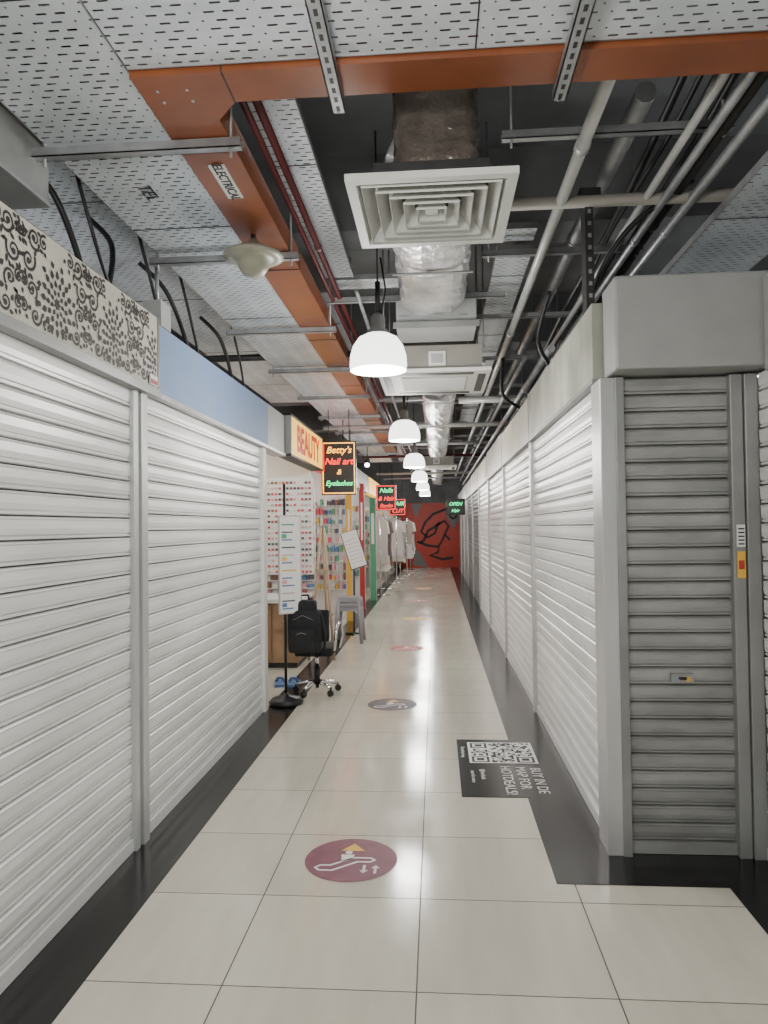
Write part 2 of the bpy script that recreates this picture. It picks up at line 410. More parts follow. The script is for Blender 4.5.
# ------------------------------------------------------------------ cable trays
def tray(x0,x1,y0,y1,z,lip=0.035,name='perforated_cable_tray',along='y'):
    mb=MB(); mb.poly([(x0,y0,z),(x1,y0,z),(x1,y1,z),(x0,y1,z)],'perf')
    if along=='y':
        for x in (x0,x1): mb.box(x-0.002,x+0.002,y0,y1,z-0.002,z+lip,'steel')
        y=math.ceil(y0/1.5)*1.5+0.35
        while y<y1-0.1:
            mb.box(x0,x1,y,y+0.004,z-0.003,z-0.0005,'darksteel'); y+=1.5
    else:
        for y in (y0,y1): mb.box(x0,x1,y-0.002,y+0.002,z-0.002,z+lip,'steel')
        x=x0+1.1
        while x<x1-0.2:
            mb.box(x,x+0.004,y0,y1,z-0.003,z-0.0005,'darksteel'); x+=1.5
    return mb.build(name,recalc=False)
tray(-1.46,-0.965,0.2,16,2.97)
tray(-0.96,3.2,1.2,2.17,2.97,along='x')
tray(-2.1,-1.6,2.9,9,3.12)
tray(-0.76,-0.55,2.75,4.9,3.25); tray(-0.70,-0.2,4.95,5.15,3.25,along='x')
tray(0.40,0.62,4.4,12,3.2); tray(0.12,0.62,4.2,4.38,3.25,along='x')
tray(1.30,1.75,0.8,5.0,2.90)
tray(-1.0,-0.8,5.5,20,3.35)
mb=MB()
mb.box(-0.96,3.2,2.18,2.34,2.95,3.03,'orange')
mb.box(-0.96,-0.745,2.34,14,2.95,3.06,'orange')
n=len(mb.v)
for z in (2.95,3.03): mb.v += [(-0.745,2.34,z),(-0.66,2.34,z),(-0.745,2.44,z)]
mb.face([n,n+1,n+2],'orange'); mb.face([n+3,n+5,n+4],'orange'); mb.face([n+1,n+4,n+5,n+2],'orange')
for y in (3.9,5.4,7.2,9.6): mb.box(-0.963,-0.742,y,y+0.006,2.947,3.062,'darksteel')
mb.box(-0.662,-0.658,2.177,2.343,2.947,3.031,'darksteel')
for x in (-0.90,-0.80):
    for y in (2.26,2.32): mb.lathe([(0,-0.003),(0.006,-0.003),(0.006,0)],(x,y,2.95),'steel',8)
tr=mb.build('orange_cable_trunking')
e=empty('electrical_label'); b=MB(); b.box(-0.885,-0.82,2.74,3.02,2.944,2.9495,'label'); b.build('plate',e)
text('lettering','ELECTRICAL',0.055,(-0.852,2.88,2.9435),(0,1,0),(1,0,0),'ink',e,offset=0.001)
text('telephone_lettering','TEL',0.085,(-1.23,2.98,2.966),(0,1,0),(1,0,0),'ink')

def strut(x0,x1,y,z,h=0.035,w=0.04,rods=True,mat='steel'):
    mb=MB(); mb.box(x0,x1,y-w/2,y+w/2,z-h,z-h+0.004,mat); mb.box(x0,x1,y-w/2,y-w/2+0.004,z-h,z,mat); mb.box(x0,x1,y+w/2-0.004,y+w/2,z-h,z,mat)
    if rods:
        for x in (x0+0.04,x1-0.04): mb.tube([(x,y,z-h-0.03),(x,y,3.95)],0.006,mat,6)
    return mb.build('strut_channel')
for y in (2.56,3.66,5.05,6.35,7.7,9.1,10.6,12.2,13.8): strut(-1.50,-0.70,y,2.945)
for x in (-0.31,0.43):
    mb=MB(); mb.box(x-0.022,x+0.022,1.3,2.38,2.915,2.919,'steel'); mb.box(x-0.022,x-0.018,1.3,2.38,2.915,2.948,'steel'); mb.box(x+0.018,x+0.022,1.3,2.38,2.915,2.948,'steel')
    k=1.34
    while k<2.36: mb.box(x-0.006,x+0.006,k,k+0.026,2.9142,2.915,'darksteel'); k+=0.05
    mb.tube([(x,2.37,2.915),(x,2.37,3.95)],0.006,'steel',6)
    mb.build('strut_channel')
for y in (3.0,4.3,5.6,7.0,8.4,9.9,11.4,13.0,15,17,19,21.5): strut(0.30,1.25,y,3.16,rods=True)
for y in (4.95,6.9,8.9,11,13.4,16,19): strut(-0.75,0.5,y,3.12,rods=False,mat='steel')

# ------------------------------------------------------------------ pipes
def pipe(pts,r,mat,name='conduit_pipe',seg=10):
    mb=MB(); mb.tube(pts,r,mat,seg)
    P0,P1=Vector(pts[0]),Vector(pts[-1])
    if len(pts)==2 and (P1-P0).length>6 and r>0.015:
        d=(P1-P0).normalized(); k=1.5
        while k<(P1-P0).length-0.5:
            mb.tube([P0+d*k,P0+d*(k+0.05)],r*1.2,mat,seg); k+=2.9
    return mb.build(name)
pipe([(0.64,1.5,3.10),(0.64,24,3.10)],0.028,'pipe',name='water_pipe')
pipe([(1.05,2.45,3.10),(1.07,22,3.10)],0.018,'pipe')
pipe([(1.13,2.5,3.08),(1.13,22,3.06)],0.020,'steel')
pipe([(1.20,2.4,3.12),(1.20,20,3.12)],0.024,'darksteel')
pipe([(1.27,2.4,3.08),(1.26,20,3.10)],0.024,'steel')
pipe([(-0.70,2.4,3.10),(-0.70,24,3.10)],0.014,'red_pipe',name='sprinkler_pipe')
pipe([(-0.655,2.5,3.12),(-0.655,24,3.12)],0.018,'red_pipe',name='sprinkler_pipe')
pipe([(-0.5,4.6,3.05),(-0.5,22,3.05)],0.014,'steel')
pipe([(0.3,3.55,3.1),(3,3.55,3.1)],0.03,'beige')
pipe([(0.28,8.2,2.95),(1.6,8.2,2.95)],0.04,'pipe')
pipe([(-3.5,6.1,3.0),(-0.7,6.1,3.0)],0.03,'darksteel')
pipe([(0.9,3.0,3.3),(0.9,22,3.3)],0.045,'steel')
pipe([(0.85,5.2,2.78),(0.85,22,2.78)],0.03,'steel')
pipe([(0.76,6,2.9),(0.76,22,2.9)],0.02,'steel')
for i,y in enumerate((9.5,12.0,14.6,18,20.5)): pipe([(-1.5,y,2.85+0.05*(i%3)),(1.4,y,2.85+0.05*(i%3))],0.03,['pipe','steel','red_pipe'][i%3])

def cable(pts,r=0.012,n=8,name='black_cable'):
    P=[Vector(p) for p in pts]; out=[]
    P=[P[0]]+P+[P[-1]]
    for i in range(1,len(P)-2):
        for k in range(n):
            t=k/n; p0,p1,p2,p3=P[i-1],P[i],P[i+1],P[i+2]
            out.append(0.5*((2*p1)+(p2-p0)*t+(2*p0-5*p1+4*p2-p3)*t*t+(3*p1-p0-3*p2+p3)*t**3))
    out.append(P[-2]); mb=MB(); mb.tube(out,r,'cable',8); return mb.build(name)
for (y,dy) in ((2.85,0.2),(3.5,-0.15),(4.1,0.3),(5.2,0.2)):
    cable([(-1.75,y,3.1),(-1.62,y+dy*0.3,2.95),(-1.58,y+dy,2.72),(-1.60,y+dy*1.6,2.53)],0.014)
    cable([(-1.55,y+0.1,3.1),(-1.5,y+0.2,2.78),(-1.56,y+0.5,2.62),(-1.7,y+0.8,2.6)],0.009)
for k in range(5):
    x=1.02+0.06*k+random.uniform(-0.01,0.01); z=3.20+random.uniform(-0.02,0.10)
    cable([(x,2.4,z+0.1),(x,3.2,z),(x+random.uniform(-.04,.04),4.2,z-0.05),(x,5.5,z-0.1),(x,7.5,z-0.2),(x,11,z-0.2),(x,18,z-0.2)],random.choice((0.012,0.018)))
cable([(1.25,2.0,3.1),(1.20,2.42,2.90),(1.30,2.46,2.80),(1.5,2.45,2.88)],0.018)
cable([(1.35,2.0,3.1),(1.28,2.42,2.95),(1.38,2.46,2.86),(1.5,2.45,2.94)],0.014)
for k in range(8):
    x=-1.40+0.055*k
    cable([(x,1.0,3.0),(x+0.01,4,3.0),(x-0.01,9,3.0),(x,15,3.0)],0.012,4)
cable([(1.3,3.6,3.2),(1.0,3.65,3.0),(0.85,3.8,2.75),(0.9,4.1,2.6)],0.014)
cable([(0.75,4.6,3.0),(0.7,4.8,2.75),(0.8,5.0,2.62)],0.014)
cable([(0.6,6.2,2.95),(0.62,6.5,2.7),(0.8,6.8,2.62)],0.016)

b=MB(); b.box(XR-0.005,XR+0.035,3.55,3.65,ZF,3.14,'darksteel'); b.box(XR-0.03,XR+0.07,3.53,3.67,3.12,3.16,'darksteel')
for k in range(8): b.box(XR+0.008,XR+0.024,3.547,3.55,2.62+k*0.06,2.64+k*0.06,'steel')
b.build('slotted_steel_column')
b=MB(); b.box(-2.2,-1.50,-1,2.66,2.77,3.06,'alu_dark'); b.box(-1.50,-1.49,-1,2.66,2.77,2.785,'steel'); b.build('air_duct_box')
b=MB(); b.box(-1.56,-1.46,3.70,3.84,2.60,2.74,'greyfascia'); b.tube([(-1.51,3.77,2.74),(-1.51,3.77,2.965)],0.012,'steel'); b.tube([(-1.51,3.77,2.60),(-1.51,3.77,2.57)],0.02,'black'); b.build('junction_box')

# ------------------------------------------------------------------ ceiling diffuser
def diffuser(cx,cy,z,h,rings=5,body=0.12):
    e=empty('ceiling_air_diffuser'); mb=MB()
    def fr(a,za,c,zc,mat):
        A=[(cx-a,cy-a,za),(cx+a,cy-a,za),(cx+a,cy+a,za),(cx-a,cy+a,za)]
        B=[(cx-c,cy-c,zc),(cx+c,cy-c,zc),(cx+c,cy+c,zc),(cx-c,cy+c,zc)]
        for i in range(4): mb.poly([A[i],A[(i+1)%4],B[(i+1)%4],B[i]],mat)
    fr(h,z,h-0.035,z,'offwhite'); fr(h,z,h,z+0.025,'offwhite'); fr(h-0.035,z,h-0.06,z+0.05,'offwhite')
    st=(h-0.06)/rings
    for k in range(rings):
        a=h-0.05-k*st
        fr(a,z+0.004,a-st*0.85,z+0.06,'offwhite'); fr(a,z+0.004,a-0.004,z-0.002,'offwhite')
    fr(st*0.5,z+0.01,0.001,z+0.01,'offwhite')
    mb.build('louvres',e,recalc=False)
    mb=MB(); mb.box(cx-h+0.07,cx+h-0.07,cy-h+0.07,cy+h-0.07,z+0.062,z+0.066,'darksteel'); mb.box(cx-h*.7,cx+h*.7,cy-h*.6,cy+h*.7,z+0.066,z+body,'darksteel'); mb.build('plenum',e)
    return e
diffuser(0.0,2.72,2.70,0.30)
mb=MB(); prof=[]
for i in range(30): prof.append((0.165+0.005*(i%2)+random.uniform(-.006,.006),i*0.033))
mb.lathe(prof,(0.02,2.82,2.825),'foil_brown',32,0.03,sq=5); mb.build('flexible_duct_riser')
def foilduct(cx,z,w,h,y0,y1,name='foil_air_duct'):
    mb=MB(); n=24; seg=24; base=[]
    for i in range(n+1):
        y=y0+(y1-y0)*i/n; base.append(len(mb.v))
        for k in range(seg):
            a=2*math.pi*k/seg; c,s_=math.cos(a),math.sin(a)
            r=1/((abs(c)**3+abs(s_)**3)**(1/3))
            q=1+random.uniform(-.035,.035)-(0.06 if i%6==0 else 0)
            mb.v.append((cx+c*r*w/2*q,y+random.uniform(-.01,.01),z+h/2+s_*r*h/2*q))
    for i in range(n):
        for k in range(seg):
            k2=(k+1)%seg; mb.face([base[i]+k,base[i]+k2,base[i+1]+k2,base[i+1]+k],'foil',False)
    mb.face([base[0]+k for k in range(seg)],'foil'); mb.face([base[-1]+k for k in range(seg)],'foil')
    for i in (0,12,23): 
        y=y0+(y1-y0)*i/n
        mb.box(cx-w/2-.01,cx+w/2+.01,y,y+0.025,z-0.008,z+0.0,'steel')
    return mb.build(name)
foilduct(0.0,2.95,0.44,0.34,3.15,4.9)
foilduct(0.05,2.84,0.38,0.34,7.7,14)
foilduct(0.05,2.9,0.34,0.3,15.5,24)
def cassette(cx,y0,y1,z,w):
    e=empty('cassette_air_conditioner'); mb=MB()
    mb.box(cx-w/2,cx+w/2,y0,y1,z,z+0.03,'white')
    mb.build('panel',e,bevel=0.006)
    mb=MB(); ww=w/2
    mb.box(cx-ww*.6,cx+ww*.6,y0+0.2,y1-0.2,z-0.004,z,'greyfascia')
    k=y0+0.22
    while k<y1-0.22: mb.box(cx-ww*.58,cx+ww*.58,k,k+0.008,z-0.008,z-0.004,'white'); k+=0.025
    mb.box(cx-ww*.7,cx+ww*.7,y0+0.05,y0+0.12,z-0.003,z,'darksteel'); mb.box(cx-ww*.7,cx+ww*.7,y1-0.12,y1-0.05,z-0.003,z,'darksteel')
    mb.box(cx-ww*.92,cx-ww*.78,y0+0.12,y1-0.12,z-0.003,z,'darksteel'); mb.box(cx+ww*.78,cx+ww*.92,y0+0.12,y1-0.12,z-0.003,z,'darksteel')
    mb.build('grille',e)
    mb=MB(); mb.box(cx-ww*.85,cx+ww*.85,y0+0.08,y1-0.08,z+0.03,z+0.22,'beige')
    mb.box(cx-0.04,cx+0.09,y0+0.06,y0+0.08,z+0.06,z+0.17,'white'); mb.box(cx-0.02,cx+0.07,y0+0.055,y0+0.06,z+0.08,z+0.15,'greyfascia')
    for sx in (-1,1):
        for yy_ in (y0+0.1,y1-0.1): mb.tube([(cx+sx*ww*.88,yy_,z+0.2),(cx+sx*ww*.88,yy_,3.95)],0.006,'steel',6)
    mb.build('body',e)
cassette(0.0,5.36,6.30,2.67,0.87)
cassette(0.0,14.3,15.2,2.70,0.87)
mb=MB(); mb.box(-0.26,0.30,4.95,5.38,2.90,3.1,'greyfascia'); mb.box(-0.28,0.32,4.93,4.95,2.89,2.93,'alu_dark'); mb.build('fan_coil_unit')

# ------------------------------------------------------------------ pendant lamps
def pendant(x,y,z,e_w):
    e=empty('pendant_lamp'); mb=MB()
    mb.lathe([(0.172,0),(0.176,0.03),(0.172,0.09),(0.155,0.15),(0.12,0.20),(0.07,0.225)],(x,y,z),'glow_dome',40)
    mb.lathe([(0.172,0.0),(0.150,-0.004),(0.09,-0.012),(0,-0.016)],(x,y,z),'glow',40)
    mb.build('shade',e)
    mb=MB(); mb.lathe([(0.075,0.222),(0.07,0.24),(0.045,0.26),(0.045,0.33),(0.03,0.345),(0.012,0.36),(0.0,0.36)],(x,y,z),'alu_dark',24)
    mb.tube([(x,y,z+0.35),(x,y,z+0.55)],0.016,'black'); mb.tube([(x,y,z+0.5),(x,y,3.95)],0.006,'black',6)
    mb.tube([(x+0.02,y,z+0.35),(x+0.05,y,z+0.5),(x+0.02,y,z+0.7)],0.006,'black',6)
    mb.build('fitting',e)
    plight('bulb',(x,y,z-0.15),e_w,0.17,WC,e)
for y in (-2.9,0.7,4.33,7.9,11.5,15.1,18.7,22.3):
    pendant(-0.34,y,2.46,62 if y>1 else 98)
e=empty('unlit_pendant_lamp'); mb=MB(); c=(-0.88,3.42,2.84)
mb.lathe([(0.0,0.085),(0.022,0.085),(0.035,0.06),(0.09,0.038),(0.145,0.008),(0.147,-0.004),(0.11,-0.010),(0.082,-0.016),(0.074,-0.055),(0.05,-0.09),(0.0,-0.10)],c,'lamp_olive',36)
mb.build('shade',e); mb=MB(); mb.tube([(c[0],c[1],c[2]+0.08),(c[0],c[1],2.948)],0.013,'darksteel'); mb.build('stem',e)

# ------------------------------------------------------------------ neon signs
def neon(cx,cy,cz,w,h,lines,border='n_red'):
    e=empty('neon_sign'); mb=MB()
    mb.box(cx-w/2,cx+w/2,cy,cy+0.05,cz-h/2,cz+h/2,'black')
    mb.tube([(cx-w*.3,cy+0.025,cz+h/2),(cx-w*.3,cy+0.025,cz+h/2+0.4)],0.006,'cable',6); mb.tube([(cx+w*.3,cy+0.025,cz+h/2),(cx+w*.3,cy+0.025,cz+h/2+0.4)],0.006,'cable',6)
    mb.build('board',e)
    mb=MB(); a,bb=w/2-0.02,h/2-0.02; y=cy-0.012
    P=[(cx-a,y,cz-bb),(cx+a,y,cz-bb),(cx+a,y,cz+bb),(cx-a,y,cz+bb),(cx-a,y,cz-bb)]
    for i in range(4): mb.tube([P[i],P[i+1]],0.006,border,6)
    mb.build('tube_border',e)
    for (s,sz,dz,mt) in lines:
        text('lettering',s,sz,(cx,cy-0.012,cz+dz),(1,0,0),(0,0,1),mt,e,shear=0.3,extrude=0.004)
neon(-1.19,8.7,2.235,0.43,0.66,[("Betty's",0.115,0.22,'n_yel'),("Nail art",0.115,0.08,'n_red'),("&",0.09,-0.05,'n_yel'),("Eyelashes",0.088,-0.19,'n_green')],'n_yel')
neon(-0.98,14.0,2.08,0.40,0.50,[("Nails",0.13,0.14,'n_green'),("& Hair",0.12,-0.02,'n_red'),("Studio",0.10,-0.16,'n_red')],border='n_red')
neon(-0.98,18.0,2.0,0.42,0.42,[("HAIR",0.15,0.08,'n_green'),("CUT",0.14,-0.1,'n_red')])
neon(0.50,18.5,2.0,0.50,0.42,[("OPEN",0.13,0.07,'n_green'),("Hair",0.12,-0.1,'n_green')],border='black')

e=empty('shop_lightbox_sign'); mb=MB(); mb.box(XL-0.08,XL+0.06,6.6,8.42,ZS+0.03,ZF,'l_yel'); mb.box(XL-0.08,XL+0.065,6.56,6.6,ZS+0.02,ZF+0.01,'alu_dark'); mb.box(XL-0.08,XL+0.065,6.56,8.44,ZF,ZF+0.02,'darksteel'); mb.box(XL-0.08,XL+0.065,6.56,8.44,ZS+0.01,ZS+0.03,'darksteel'); mb.build('box',e)
text('lettering',"BEAUTY",0.36,(XL+0.063,7.52,ZS+0.2),(0,1,0),(0,0,1),'l_or',e,offset=0.012)

# ------------------------------------------------------------------ open stalls on the left
def goods_shelf(x0,x1,y,z0,z1,rows,cols,bg='white'):
    mb=MB(); mb.box(x0,x1,y-0.03,y,z0,z1,bg); dz=(z1-z0)/rows; dx=(x1-x0)/cols
    for r in range(rows):
        mb.box(x0,x1,y-0.10,y-0.03,z0+r*dz,z0+r*dz+0.008,'white')
        for c_ in range(cols):
            if random.random()<0.12: continue
            h=dz*random.uniform(0.45,0.75); m_=random.choice(PAL)
            xa=x0+c_*dx
            mb.box(xa+dx*.15,xa+dx*.85,y-0.085,y-0.035,z0+r*dz+0.008,z0+r*dz+0.008+h,m_)
    mb.build('display_shelf')
def stall(y0,y1,xb,sign,rows=8,pm='white',cols=14):
    mb=MB(); mb.box(xb-0.05,xb,y0,y1,0,2.5,'white'); mb.build('stall_back_panel')
    partition(xb,XL-0.10,y1,2.5,pm)
    goods_shelf(xb+0.03,XL-0.04,y1-0.035,0.5,2.0,rows,cols)
    e=empty('stall_ceiling_light'); m2=MB(); m2.box(xb+0.3,xb+0.45,y0+0.3,y1-0.3,2.46,2.50,'panel_glow'); m2.box(xb+0.27,xb+0.48,y0+0.27,y1-0.27,2.50,2.52,'white'); m2.build('tube_light',e)
    if sign:
        m3=MB(); m3.box(XL-0.08,XL+0.04,y0+0.02,y1-0.02,ZS+0.03,ZF-0.02,sign); m3.build('shop_fascia')
stall(5.9,8.5,-2.7,None,16)
stall(8.6,11.5,-2.7,'l_red',10,cols=20)
stall(11.6,14.5,-2.7,'alu_dark')
stall(14.6,17.7,-2.7,'l_yel',pm='greyfascia')
stall(17.8,21.3,-2.7,'l_red',pm='greyfascia')
stall(21.4,25.5,-2.7,'alu_dark',pm='greyfascia')
mb=MB(); mb.box(-2.10,-1.46,8.33,8.36,0.95,2.1,'vwhite')
for r in range(17):
    for c_ in range(14):
        if random.random()<0.1: continue
        mb.box(-2.09+c_*0.045,-2.09+c_*0.045+0.030,8.322,8.33,0.97+r*0.066,0.97+r*0.066+0.028,random.choice([PAL[0],PAL[3],PAL[2],PAL[4],PAL[9],PAL[1],PAL[0]]))
mb.build('nail_sample_board')
mb=MB(); mb.box(-2.08,-1.46,7.5,8.25,0.70,0.74,'white'); mb.box(-2.05,-1.49,7.54,8.22,0.06,0.70,'tan'); mb.box(-2.03,-1.51,7.57,8.2,0,0.06,'darksteel')
for x in (-2.03,-1.76):
    mb.box(x,x+0.25,7.525,7.54,0.10,0.38,'tan'); mb.box(x,x+0.25,7.525,7.54,0.41,0.67,'tan'); mb.box(x+0.1,x+0.15,7.515,7.525,0.5,0.515,'steel')
mb.build('manicure_counter')
mb=MB()
for dx,rot in ((0,0.2),(0.13,-0.1)):
    c0=(-1.52+dx,6.75,0.02); Rz=Matrix.Rotation(rot,3,'Z')
    mb.box(c0[0]-0.045,c0[0]+0.045,c0[1]-0.12,c0[1]+0.12,0.002,0.025,PAL[6],Rz,c0)
    mb.tube([(c0[0]-0.045,c0[1]+0.03,0.025),(c0[0]-0.02,c0[1]+0.03,0.06),(c0[0]+0.02,c0[1]+0.03,0.06),(c0[0]+0.045,c0[1]+0.03,0.025)],0.014,PAL[6],8)
mb.build('blue_slippers')
for (x,y0,y1) in ((-2.8,0.5,3.0),(-2.8,3.6,5.5),(2.6,4,6.5),(2.6,9,12),(2.6,0.2,2.8)):  # unseen battens; left give the stall uplight, right ones added to brighten the ceiling
    e=empty('unseen_batten_uplight'); mb=MB(); mb.box(x-0.04,x+0.04,y0,y1,2.62,2.65,'white'); mb.box(x-0.03,x+0.03,y0,y1,2.65,2.68,'up_glow')
    for y in (y0+0.1,y1-0.1): mb.tube([(x,y,2.68),(x,y,3.95)],0.004,'steel',6)
    mb.build('tube',e)
def panel(x0,x1,y,z0,z1,mat,name):
    mb=MB(); mb.box(x0,x1,y,y+0.03,z0,z1,mat); mb.box(x0-0.01,x0,y-0.005,y+0.035,z0,z1,'alu'); mb.box(x1,x1+0.01,y-0.005,y+0.035,z0,z1,'alu'); mb.box(x0+0.03,x1-0.03,y-0.003,y,z0+(z1-z0)*.55,z0+(z1-z0)*.85,'vwhite'); mb.build(name)
panel(-1.44,-1.35,11.3,0,2.1,'yellow','poster_stand'); panel(-1.36,-1.24,14.5,0,2.1,PAL[8],'poster_stand'); panel(-1.4,-1.31,12.9,0.0,2.3,'redvinyl','poster_stand')
for (x,y,z) in ((-1.25,9.6,2.55),(-1.25,10.4,2.6),(-1.2,12.5,2.6)):
    e=empty('track_spotlight'); mb=MB(); mb.tube([(x,y,z+0.15),(x,y,z+0.5)],0.008,'black',6); mb.tube([(x,y+0.06,z+0.1),(x,y-0.04,z)],[0.04,0.05],'black',14); mb.build('housing',e)
    mb=MB(); mb.tube([(x,y-0.040,z),(x,y-0.045,z-0.005)],0.045,'glow',14); mb.build('lens',e)

# ------------------------------------------------------------------ objects in the corridor
e=empty('poster_display_stand'); mb=MB(); cx,cy=-1.30,6.02
mb.lathe([(0,0.0),(0.14,0.0),(0.15,0.02),(0.12,0.05),(0.03,0.065),(0.02,0.09),(0,0.09)],(cx,cy,0.002),'black',28)
mb.tube([(cx,cy,0.05),(cx,cy,1.88)],0.012,'black',10); mb.build('pole',e)
mb=MB(); R=Matrix.Rotation(math.radians(38),3,'Z'); pc=(cx+0.03,cy,1.18)
mb.box(cx-0.06,cx+0.13,cy-0.03,cy-0.015,0.78,1.60,'vwhite',R,pc); mb.box(cx-0.07,cx+0.14,cy-0.028,cy-0.012,0.77,1.61,'alu',R,pc)
for r in range(12):
    mb.box(cx-0.045,cx+random.uniform(0.05,0.115),cy-0.032,cy-0.030,0.81+r*0.065,0.81+r*0.065+0.012,PAL[[6,2,9,6,6,7,6,9,2,6,2,8][r]],R,pc)
    if r%3==0: mb.box(cx-0.045,cx+0.0,cy-0.0325,cy-0.0305,0.83+r*0.065,0.83+r*0.065+0.035,PAL[[6,3,7,8][r//3]],R,pc)
mb.build('poster',e)
e=empty('office_chair'); cx,cy=-1.10,6.42
mb=MB()
for k in range(5):
    a=2*math.pi*k/5+0.5; x=cx+0.20*math.cos(a); y=cy+0.20*math.sin(a)
    mb.tube([(cx,cy,0.11),(x,y,0.075)],[0.022,0.014],'chrome',8)
    mb.tube([(x-0.012*math.sin(a)-0.0,y+0.012*math.cos(a),0.03),(x+0.02*math.sin(a),y-0.02*math.cos(a),0.03)],0.028,'black',12)
    mb.tube([(x,y,0.05),(x,y,0.08)],0.01,'black',8)
mb.tube([(cx,cy,0.08),(cx,cy,0.25)],0.028,'black',12); mb.tube([(cx,cy,0.25),(cx,cy,0.36)],0.018,'chrome',12)
mb.build('base',e)
def soft(name,x0,x1,y0,y1,z0,z1,mat,parent,lv=2):
    me=MB(); me.box(x0,x1,y0,y1,z0,z1,mat); o=me.build(name,parent)
    bm=bmesh.new(); bm.from_mesh(o.data); bmesh.ops.bevel(bm,geom=bm.edges[:]+bm.verts[:],offset=min(x1-x0,y1-y0,z1-z0)*0.3,segments=2,affect='EDGES',profile=0.7); bm.to_mesh(o.data); bm.free()
    for p in o.data.polygons: p.use_smooth=True
    s=o.modifiers.new('s','SUBSURF'); s.levels=1; s.render_levels=1
    return o
soft('seat',cx-0.17,cx+0.17,cy-0.2,cy+0.2,0.36,0.44,'fabric',e)
soft('back',cx-0.17,cx+0.15,cy-0.24,cy-0.18,0.50,0.78,'fabric',e)
mb=MB()
for sx in (-0.17,0.19):
    mb.tube([(cx+sx,cy+0.12,0.39),(cx+sx*1.15,cy+0.12,0.51),(cx+sx*1.15,cy+0.08,0.62),(cx+sx*1.15,cy-0.1,0.65),(cx+sx*1.1,cy-0.2,0.60),(cx+sx,cy-0.21,0.42)],0.014,'chrome',8)
mb.tube([(cx,cy,0.36),(cx,cy-0.22,0.38),(cx,cy-0.23,0.6)],0.015,'black',8)
mb.build('arms',e)
e=empty('backpack')
soft('body',cx-0.19,cx+0.10,cy-0.41,cy-0.25,0.42,0.80,'fabric',e); soft('top',cx-0.15,cx+0.06,cy-0.38,cy-0.27,0.72,0.88,'fabric',e); soft('front_pocket',cx-0.16,cx+0.06,cy-0.47,cy-0.39,0.44,0.64,'fabric',e)
mb=MB(); mb.tube([(cx-0.09,cy-0.30,0.86),(cx-0.08,cy-0.29,0.915),(cx-0.02,cy-0.29,0.915),(cx-0.01,cy-0.30,0.86)],0.01,'fabric',8)
mb.tube([(cx-0.15,cy-0.455,0.58),(cx-0.05,cy-0.475,0.615),(cx+0.05,cy-0.455,0.58)],0.003,'alu_dark',6)
mb.tube([(cx-0.16,cy-0.40,0.70),(cx-0.05,cy-0.415,0.755),(cx+0.07,cy-0.40,0.70)],0.003,'alu_dark',6)
mb.tube([(cx+0.09,cy-0.33,0.78),(cx+0.14,cy-0.36,0.6),(cx+0.12,cy-0.36,0.40)],0.010,'fabric',8)
mb.build('straps',e)
e=empty('stacked_stools'); cx,cy=-1.15,9.3
mb=MB()
for k in range(3):
    zt=0.47+k*0.06; s0=0.14; s1=0.172-k*0.004; zb=k*0.06
    mb.box(cx-s0,cx+s0,cy-s0,cy+s0,zt-0.025,zt,'stool')
    for sx in (-1,1):
        for sy in (-1,1):
            P=[(cx+sx*s1,cy+sy*s1,zb),(cx+sx*s0*0.93,cy+sy*s0*0.93,zt-0.02)]
            mb.tube(P,[0.024,0.030],'stool',6)
    for sx in (-1,1):
        mb.box(cx+sx*s0-0.012,cx+sx*s0+0.012,cy-s0,cy+s0,zt-0.055,zt-0.02,'stool'); mb.box(cx-s0,cx+s0,cy+sx*s0-0.012,cy+sx*s0+0.012,zt-0.055,zt-0.02,'stool')
mb.build('stools',e)
e=empty('wooden_easel'); mb=MB(); cx,cy=-1.30,8.1
mb.tube([(cx-0.16,cy-0.1,0),(cx-0.02,cy,1.50)],0.016,'wood',6); mb.tube([(cx+0.13,cy-0.1,0),(cx+0.01,cy,1.50)],0.016,'wood',6); mb.tube([(cx,cy+0.3,0),(cx,cy,1.45)],0.016,'wood',6)
mb.box(cx-0.13,cx+0.12,cy-0.085,cy-0.06,0.5,0.53,'wood'); mb.box(cx-0.09,cx+0.07,cy-0.05,cy-0.03,1.0,1.03,'wood'); mb.build('frame',e)
e=empty('menu_board_stand'); mb=MB(); cx,cy=-1.15,9.85
R=Matrix.Rotation(math.radians(-15),3,'X')@Matrix.Rotation(math.radians(-18),3,'Y'); pc=(cx,cy,1.20)
mb.box(cx-0.11,cx+0.11,cy-0.01,cy+0.01,0.93,1.46,'vwhite',R,pc)
mb.box(cx-0.12,cx+0.12,cy+0.0,cy+0.02,0.92,1.47,'black',R,pc)
for k in range(7): mb.box(cx-0.09,cx+0.08,cy-0.012,cy-0.01,1.0+k*0.055,1.007+k*0.055,'greyfascia',R,pc)
mb.tube([(cx,cy+0.02,1.2),(cx-0.02,cy+0.1,0.02)],0.012,'black',8); mb.tube([(cx-0.14,cy+0.1,0.012),(cx+0.14,cy+0.1,0.012)],0.012,'black',8); mb.tube([(cx-0.02,cy-0.08,0.012),(cx-0.02,cy+0.28,0.012)],0.012,'black',8)
mb.build('board',e)
